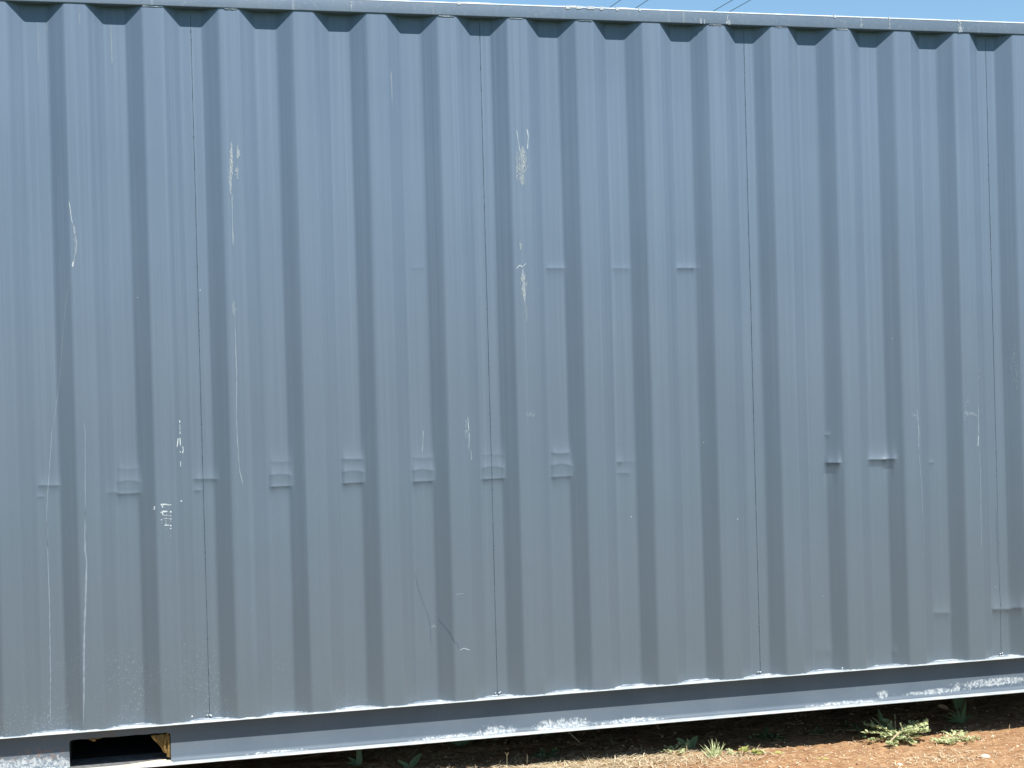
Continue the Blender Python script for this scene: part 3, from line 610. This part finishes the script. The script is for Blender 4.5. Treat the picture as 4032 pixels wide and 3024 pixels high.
# pebbles and clods: nobody could count them
def scatter_stones(name, n, xr, yr, r0, r1, m, flat=.6, tintf=lambda: random.random()):
    V = []; F = []; T = []; b = 0
    ico = np.array([(0, 0, 1), (.89, 0, .45), (.28, .85, .45), (-.72, .53, .45), (-.72, -.53, .45), (.28, -.85, .45), (.72, .53, -.45), (-.28, .85, -.45), (-.89, 0, -.45), (-.28, -.85, -.45), (.72, -.53, -.45), (0, 0, -1)])
    fi = np.array([(0, 1, 2), (0, 2, 3), (0, 3, 4), (0, 4, 5), (0, 5, 1), (1, 6, 2), (2, 7, 3), (3, 8, 4), (4, 9, 5), (5, 10, 1), (6, 7, 2), (7, 8, 3), (8, 9, 4), (9, 10, 5), (10, 6, 1), (11, 7, 6), (11, 8, 7), (11, 9, 8), (11, 10, 9), (11, 6, 10)])
    for _ in range(n):
        x = rng.uniform(*xr); y = rng.uniform(*yr); r = r0 * (r1 / r0) ** (rng.random() ** 2.2)
        a = rng.random() * 6.28; sc = np.array([1, rng.uniform(.6, 1), flat * rng.uniform(.6, 1.1)]) * r
        p = ico * sc * rng.uniform(.75, 1.2, (12, 1)); ca, sa = math.cos(a), math.sin(a)
        q = np.stack([p[:, 0] * ca - p[:, 1] * sa + x, p[:, 0] * sa + p[:, 1] * ca + y, p[:, 2] + float(gz(x, y)) + sc[2] * .35], -1)
        V.append(q); F.append(fi + b); T += [tintf()] * 12; b += 12
    return mesh_obj(name, np.concatenate(V), np.concatenate(F), m, None, True, T)
M_PEB = tint_mat('pale_pebble', (0.44, 0.30, 0.19), (0.80, 0.70, 0.53), .9)
M_CLOD = tint_mat('dirt_clod', (0.28, 0.145, 0.075), (0.50, 0.32, 0.19), .95)
tag(scatter_stones('pebbles', 2300, (.6, 3.8), (-.75, .25), .0013, .0070, M_PEB), 'small pale pebbles scattered over the sunlit red dirt', 'gravel', kind='stuff')
tag(scatter_stones('dirt_clods', 2600, (.6, 3.8), (-.75, .75), .0015, .010, M_CLOD), 'crumbly red clods of earth over the dirt', 'soil clods', kind='stuff')

# dry grass litter
M_STRAW = tint_mat('dry_straw', (0.40, 0.30, 0.17), (0.84, 0.75, 0.54), .8, .15)
mb = MB()
def straw(x, y, L, lift=.0, tin=None, w=.0011):
    a = random.random() * 6.283; el = random.uniform(-.05, .45)
    d = Vector((math.cos(a) * math.cos(el), math.sin(a) * math.cos(el), math.sin(el)))
    mb.leaf(gp(x, y, .001 + lift + random.random() * .006), d, (0, 0, 1), L, w * random.uniform(.7, 1.7) * 2, random.uniform(.1, 1.1), .2, random.random() if tin is None else tin, 4, .6)
for _ in range(4300):                                                 # thick along the shadow line in the middle
    x = random.gauss(1.5, .36); y = random.gauss(.0, .085)
    if .5 < x < 2.25: straw(x, y, random.uniform(.015, .07))
for _ in range(700):
    x = random.uniform(.5, 2.3); y = random.uniform(.05, .62); straw(x, y, random.uniform(.03, .13), 0, random.random() * .6, .0008)
for _ in range(260): straw(random.gauss(2.86, .12), random.gauss(-.28, .05), random.uniform(.012, .045))
for _ in range(900): straw(random.uniform(1.9, 3.7), random.uniform(-.6, .12), random.uniform(.008, .03), 0, .3 + .7 * random.random(), .0012)
for _ in range(240): straw(random.uniform(1.9, 3.7), random.uniform(.1, .7), random.uniform(.02, .09), 0, random.random() * .6, .0009)
for _ in range(200): straw(random.gauss(.8, .07), random.gauss(.34, .05), random.uniform(.05, .12), .012, random.random() * .5, .0008)
tag(mb.build('dry_grass', M_STRAW), 'matted dry straw and grass litter along the container shadow line', 'dry grass', kind='stuff')

# ---------------------------------------------------------------- weeds, each one a plant of its own
M_LEAF = tint_mat('weed_leaf', (0.27, 0.34, 0.14), (0.70, 0.74, 0.43), .55, .30)
M_LEAFD = tint_mat('shaded_weed_leaf', (0.06, 0.10, 0.042), (0.14, 0.20, 0.09), .55, .25)  # weed leaf green painted darker for the plants in shade
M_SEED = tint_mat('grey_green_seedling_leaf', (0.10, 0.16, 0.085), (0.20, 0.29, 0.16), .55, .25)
M_YEL = tint_mat('yellow_green_leaf', (0.20, 0.25, 0.055), (0.52, 0.50, 0.16), .55, .30)
M_STEM = tint_mat('pale_stem', (0.30, 0.26, 0.13), (0.58, 0.46, 0.30), .6, .1)
M_DRYLEAF = tint_mat('dry_brown_leaf', (0.22, 0.12, 0.075), (0.40, 0.25, 0.16), .8, .1)

def weed(name, x, y, label, cat='weed', group=None):
    o = empty(name, gp(x, y)); return tag(o, label, cat, group)
def local(mb, o): mb.v = [tuple(Vector(p) - o.location) for p in mb.v]; return mb

def creeping(name, x, y, label, n_st, spread, leaf_r, n_lf, mat, up=.12, ang=(0, 6.283), group=None, squash=1.0):
    o = weed(name, x, y, label, 'weed', group); ms, ml = MB(), MB()
    for k in range(n_st):
        a = ang[0] + (ang[1] - ang[0]) * (k + random.uniform(.1, .9)) / n_st
        L = spread * random.uniform(.55, 1.0); el = random.uniform(.02, up * 4); p = gp(x, y, .004); pts = [p]
        n = 8
        for i in range(n):
            a += random.uniform(-.22, .22); el *= .8
            q = pts[-1] + Vector((math.cos(a) * math.cos(el), math.sin(a) * math.cos(el) * squash, math.sin(el))) * (L / n)
            q.z = max(q.z, float(gz(q.x, q.y)) + .004); pts.append(q)
        ms.tube(pts, [.0019 * (1 - .6 * i / n) for i in range(n + 1)], 5, random.random())
        for j in range(n_lf):
            t = .15 + .85 * random.random(); i = min(n - 1, int(t * n)); b = pts[i].lerp(pts[i + 1], t * n - i)
            aa = a + random.choice((-1, 1)) * random.uniform(.5, 1.5); e2 = random.uniform(.1, .9)
            d = Vector((math.cos(aa) * math.cos(e2), math.sin(aa) * math.cos(e2), math.sin(e2)))
            r = leaf_r * random.uniform(.6, 1.25)
            ml.leaf(b + d * .002, d, (random.uniform(-.4, .4), random.uniform(-.6, .1), 1), r, r * random.uniform(.5, .75), random.uniform(0, .9), .2, random.random(), 4, .5)
    local(ms, o).build('stem', M_STEM, o); local(ml, o).build('foliage', mat, o, True)
    return o

def rosette(name, x, y, label, leaves, mat, group=None, cat='weed'):
    o = weed(name, x, y, label, cat, group)
    for a, el, L, w, curl in leaves:
        mb = MB(); d = Vector((math.cos(a) * math.cos(el), math.sin(a) * math.cos(el), math.sin(el)))
        mb.leaf(gp(x, y, .002) + Vector((math.cos(a), math.sin(a), 0)) * .004, d, (0, -.6, 1), L, w, curl, .3, random.uniform(.3, .8), 8, .75, .10)
        local(mb, o).build('leaf', mat, o, True)
    return o

big = creeping('creeping_weed', 2.846, .055, 'largest leafy green weed at the edge of the shadow, with pale forking stems', 26, .165, .0175, 36, M_LEAF, .30)
ms = MB(); ml = MB()
B0 = gp(2.846, .055, .004)
for pts, r in (([(0, -.01, .03), (-.04, -.05, .026), (-.085, -.085, .014)], .0042), ([(0, -.02, .006), (.008, -.03, .04), (.0, -.02, .07)], .0034), ([(.01, -.02, .03), (.02, -.06, .022), (.014, -.09, .010)], .0032),
               ([(-.03, .02, .006), (-.07, .05, .035), (-.08, .09, .07)], .0024), ([(-.02, .03, .006), (-.04, .07, .045), (-.065, .10, .075)], .0024), ([(.015, .05, .004), (.03, .08, .05), (.035, .09, .082)], .0024), ([(.08, .05, .01), (.11, .07, .04)], .0034)):
    q = [B0 + Vector(p) for p in pts]; ms = MB(); ms.tube(q, [r, r * .8] + [r * .55] * (len(q) - 2), 6, random.uniform(.6, 1))
    local(ms, big).build('forked_stem', M_STEM, big)
    tip = q[-1]
    if pts[-1][2] > .05:
        for _ in range(12):
            a = random.random() * 6.283; d = Vector((math.cos(a), math.sin(a), random.uniform(.2, 1.2))); ml.leaf(q[-2].lerp(tip, random.random() * 1.1), d, (0, 0, 1), random.uniform(.008, .016), .006, .3, .2, random.random() * .5, 4)
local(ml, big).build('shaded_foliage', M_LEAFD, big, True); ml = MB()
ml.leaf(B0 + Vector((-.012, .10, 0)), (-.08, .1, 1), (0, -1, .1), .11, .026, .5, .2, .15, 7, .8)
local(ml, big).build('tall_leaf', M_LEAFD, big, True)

creeping('creeping_weed', 3.016, -.04, 'small sunlit green weed between the largest weed and a pale straggling one', 8, .062, .015, 14, M_LEAF, .16)
creeping('creeping_weed', 3.105, .005, 'pale straggling sunlit weed just right of the small green one', 10, .10, .015, 13, M_LEAF, .14, squash=1.2)
creeping('creeping_weed', 2.152, .0, 'small yellow green leafy weed at the shadow line, right of the grass tuft', 8, .055, .017, 9, M_YEL, .22)
creeping('creeping_weed', 2.085, .05, 'tiny sprig of weed between the grass tuft and the yellow green weed', 6, .035, .012, 6, M_LEAF, .25)
creeping('creeping_weed', 1.86, .085, 'low green weed on the straw in front of the three leaved seedling', 10, .075, .012, 8, M_LEAF, .16)
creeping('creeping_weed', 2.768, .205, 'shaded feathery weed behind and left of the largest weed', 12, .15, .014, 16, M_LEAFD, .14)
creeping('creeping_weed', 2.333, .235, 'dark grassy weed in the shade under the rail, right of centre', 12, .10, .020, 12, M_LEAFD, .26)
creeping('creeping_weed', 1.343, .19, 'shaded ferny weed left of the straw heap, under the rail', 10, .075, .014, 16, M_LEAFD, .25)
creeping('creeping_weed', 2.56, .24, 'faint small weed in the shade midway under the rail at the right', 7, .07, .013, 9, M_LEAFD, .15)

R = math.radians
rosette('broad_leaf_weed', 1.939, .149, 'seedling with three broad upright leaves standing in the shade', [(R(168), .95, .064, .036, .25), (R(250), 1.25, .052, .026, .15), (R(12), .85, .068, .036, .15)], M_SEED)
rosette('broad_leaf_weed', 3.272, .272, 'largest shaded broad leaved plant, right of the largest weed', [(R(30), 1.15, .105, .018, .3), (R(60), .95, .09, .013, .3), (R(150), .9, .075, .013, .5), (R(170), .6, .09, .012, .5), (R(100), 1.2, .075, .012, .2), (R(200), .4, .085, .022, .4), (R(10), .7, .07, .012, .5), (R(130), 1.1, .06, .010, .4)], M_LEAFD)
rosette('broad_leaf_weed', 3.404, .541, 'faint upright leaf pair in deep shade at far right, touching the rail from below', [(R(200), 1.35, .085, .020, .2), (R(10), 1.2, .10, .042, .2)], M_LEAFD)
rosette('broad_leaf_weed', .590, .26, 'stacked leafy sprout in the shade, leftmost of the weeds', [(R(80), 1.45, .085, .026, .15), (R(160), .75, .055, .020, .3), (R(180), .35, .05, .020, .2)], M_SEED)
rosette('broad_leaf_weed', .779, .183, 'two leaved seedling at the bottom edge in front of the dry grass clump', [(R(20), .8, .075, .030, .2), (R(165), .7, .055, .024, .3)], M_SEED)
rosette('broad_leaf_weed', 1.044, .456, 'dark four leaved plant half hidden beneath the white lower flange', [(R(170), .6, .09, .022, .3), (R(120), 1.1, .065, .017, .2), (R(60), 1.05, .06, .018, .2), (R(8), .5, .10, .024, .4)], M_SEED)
rosette('fallen_leaf', 2.257, .008, 'yellow green leaf pair lying on bare red dirt', [(R(-20), .12, .042, .016, .5), (R(230), .1, .026, .012, .4)], M_YEL, cat='leaf')
rosette('fallen_leaf', 2.386, -.174, 'small yellowish leaf lying in the foreground on the dirt', [(R(-30), .15, .026, .010, .5), (R(150), .2, .018, .008, .4)], M_YEL, cat='leaf')

o = weed('grass_tuft', 1.996, -.015, 'spiky pale green tuft of grass at the shadow edge', 'grass tuft')
mb = MB()
for k in range(46):
    a = random.random() * 6.283; el = random.uniform(.75, 1.45); L = random.uniform(.025, .055) if k > 12 else random.uniform(.06, .088)
    d = Vector((math.cos(a) * math.cos(el) * 1.0, math.sin(a) * math.cos(el), math.sin(el)))
    mb.leaf(gp(1.996 + random.gauss(0, .010), -.015 + random.gauss(0, .006)), d, (random.uniform(-1, 1), -1, .2), L, random.uniform(.0030, .0055), random.uniform(.1, .6), .3, random.uniform(.3, 1), 5, .8)
local(mb, o).build('blades', M_LEAF, o)

def stalk(x, y, label, pts, r, m=M_STEM):
    o = weed('dead_stalk', x, y, label, 'stalk'); mb = MB()
    for seq in pts: mb.tube([gp(x, y) + Vector(p) for p in seq], [r * (1 - .4 * i / (len(seq) - 1)) for i in range(len(seq))], 6, random.uniform(.5, 1))
    local(mb, o).build('stem', m, o)
stalk(1.152, .088, 'pale dead stalk forked at its top, standing in the shade', [[(0, 0, -.004), (.002, 0, .03), (.003, .002, .048), (-.004, .002, .060)], [(.003, .002, .046), (.009, 0, .060)]], .0026)
stalk(1.128, .09, 'short dead stalk leaning beside the forked one', [[(0, 0, -.004), (-.004, 0, .02), (.002, 0, .03)]], .002)
stalk(1.239, .10, 'thin straight dead stalk right of the forked one', [[(0, 0, -.004), (.001, 0, .025), (.002, 0, .044)]], .0021)
stalk(1.508, .42, 'thin dark twig leaning in the shade above the straw heap', [[(.04, -.02, .0), (.0, 0, .04), (-.03, .02, .085)]], .0022)
stalk(3.399, .097, 'tiny pale shoot on the shadow edge, far right', [[(0, 0, -.002), (.0, 0, .010), (.002, 0, .022)]], .0018)
stalk(2.667, .115, 'tiny pale shoot on the shadow edge left of the largest weed', [[(0, 0, -.002), (.0, 0, .010), (.002, 0, .020)]], .0018)
stalk(1.90, .06, 'pale knobbed dead stalk in front of the three leaved seedling', [[(0, 0, -.002), (.001, 0, .02), (.0, 0, .032)]], .0018)
o = weed('dead_leaf', 3.314, .5, 'curled pinkish brown dead leaf in the shade under the rail', 'dead leaf'); mb = MB()
b = gp(3.314, .5, .012); mb.leaf(b + Vector((-.03, 0, .022)), (1, -.1, -.45), (0, -.8, .6), .055, .024, -.5, .5, .7, 7, .45, .15)
mb.tube([b + Vector((.018, -.004, .0)), b + Vector((.035, -.006, -.004)), b + Vector((.05, -.006, -.012))], [.0016, .0012, .001], 5, .8)
local(mb, o).build('blade', M_DRYLEAF, o, True)
def rock(x, y, r, label, tint=.9, name='stone'):
    import bmesh
    bm = bmesh.new(); bmesh.ops.create_icosphere(bm, subdivisions=3, radius=r); rr_ = random.Random(int(x * 977))
    off = rr_.random() * 50
    for v in bm.verts:
        n = 1 + .5 * (float(vnoise(v.co.x * 60 + v.co.z * 40, v.co.y * 60, 1.0, off)) - .5); v.co = Vector((v.co.x * 1.5, v.co.y, v.co.z * .7)) * n
    me = bpy.data.meshes.new(name); bm.to_mesh(me); bm.free(); a = me.attributes.new('tint', 'FLOAT', 'POINT'); a.data.foreach_set('value', [tint] * len(me.vertices))
    me.polygons.foreach_set('use_smooth', [True] * len(me.polygons)); me.materials.append(M_PEB if tint > .3 else M_CLOD)
    o = bpy.data.objects.new(name, me); COL.objects.link(o); o.location = gp(x, y, r * .25); o.rotation_euler.z = rr_.random() * 3; tag(o, label, 'stone')
rock(3.035, -.312, .0125, 'largest cream stone lying flat in the foreground at right')
rock(2.66, -.30, .008, 'small cream stone on the dirt below the largest weed')
rock(2.325, -.13, .008, 'small dark red lump of earth on the dirt right of the grass tuft', .05)

# ---------------------------------------------------------------- overhead wires, far beyond the container
lab = ('leftmost of the faint overhead wires crossing the sky above the rail', 'second faint overhead wire from the left', 'third faint overhead wire from the left, first of the right pair', 'rightmost faint overhead wire')
for (a, b), l in zip(WIRE, lab):
    a = Vector(a); d = Vector((.042, -1, 0)).normalized(); mb = MB(); pts = []
    for i in range(41):
        t = -60 + 3 * i; pts.append(a + d * (t - 0) + Vector((0, 0, .0006 * t * t * 0)))
    mb.tube(pts, .008, 6)
    tag(mb.build('overhead_wire', M_WIRE), l, 'wire', 'overhead wires above the container')

# blocks the corner castings stand on
for i, (x, y) in enumerate(((X0 + .05, .08), (X1 - .05, .08), (X0 + .05, YB - .08), (X1 - .05, YB - .08))):
    mb = MB(); zb = float(gz(x, y)); mb.box(x - .14, x + .14, y - .1, y + .1, zb - .05, ZB - .0135)
    tag(mb.build('concrete_block', M_CONC), 'grey concrete block under a bottom corner of the container', 'block', 'blocks under the container corners')
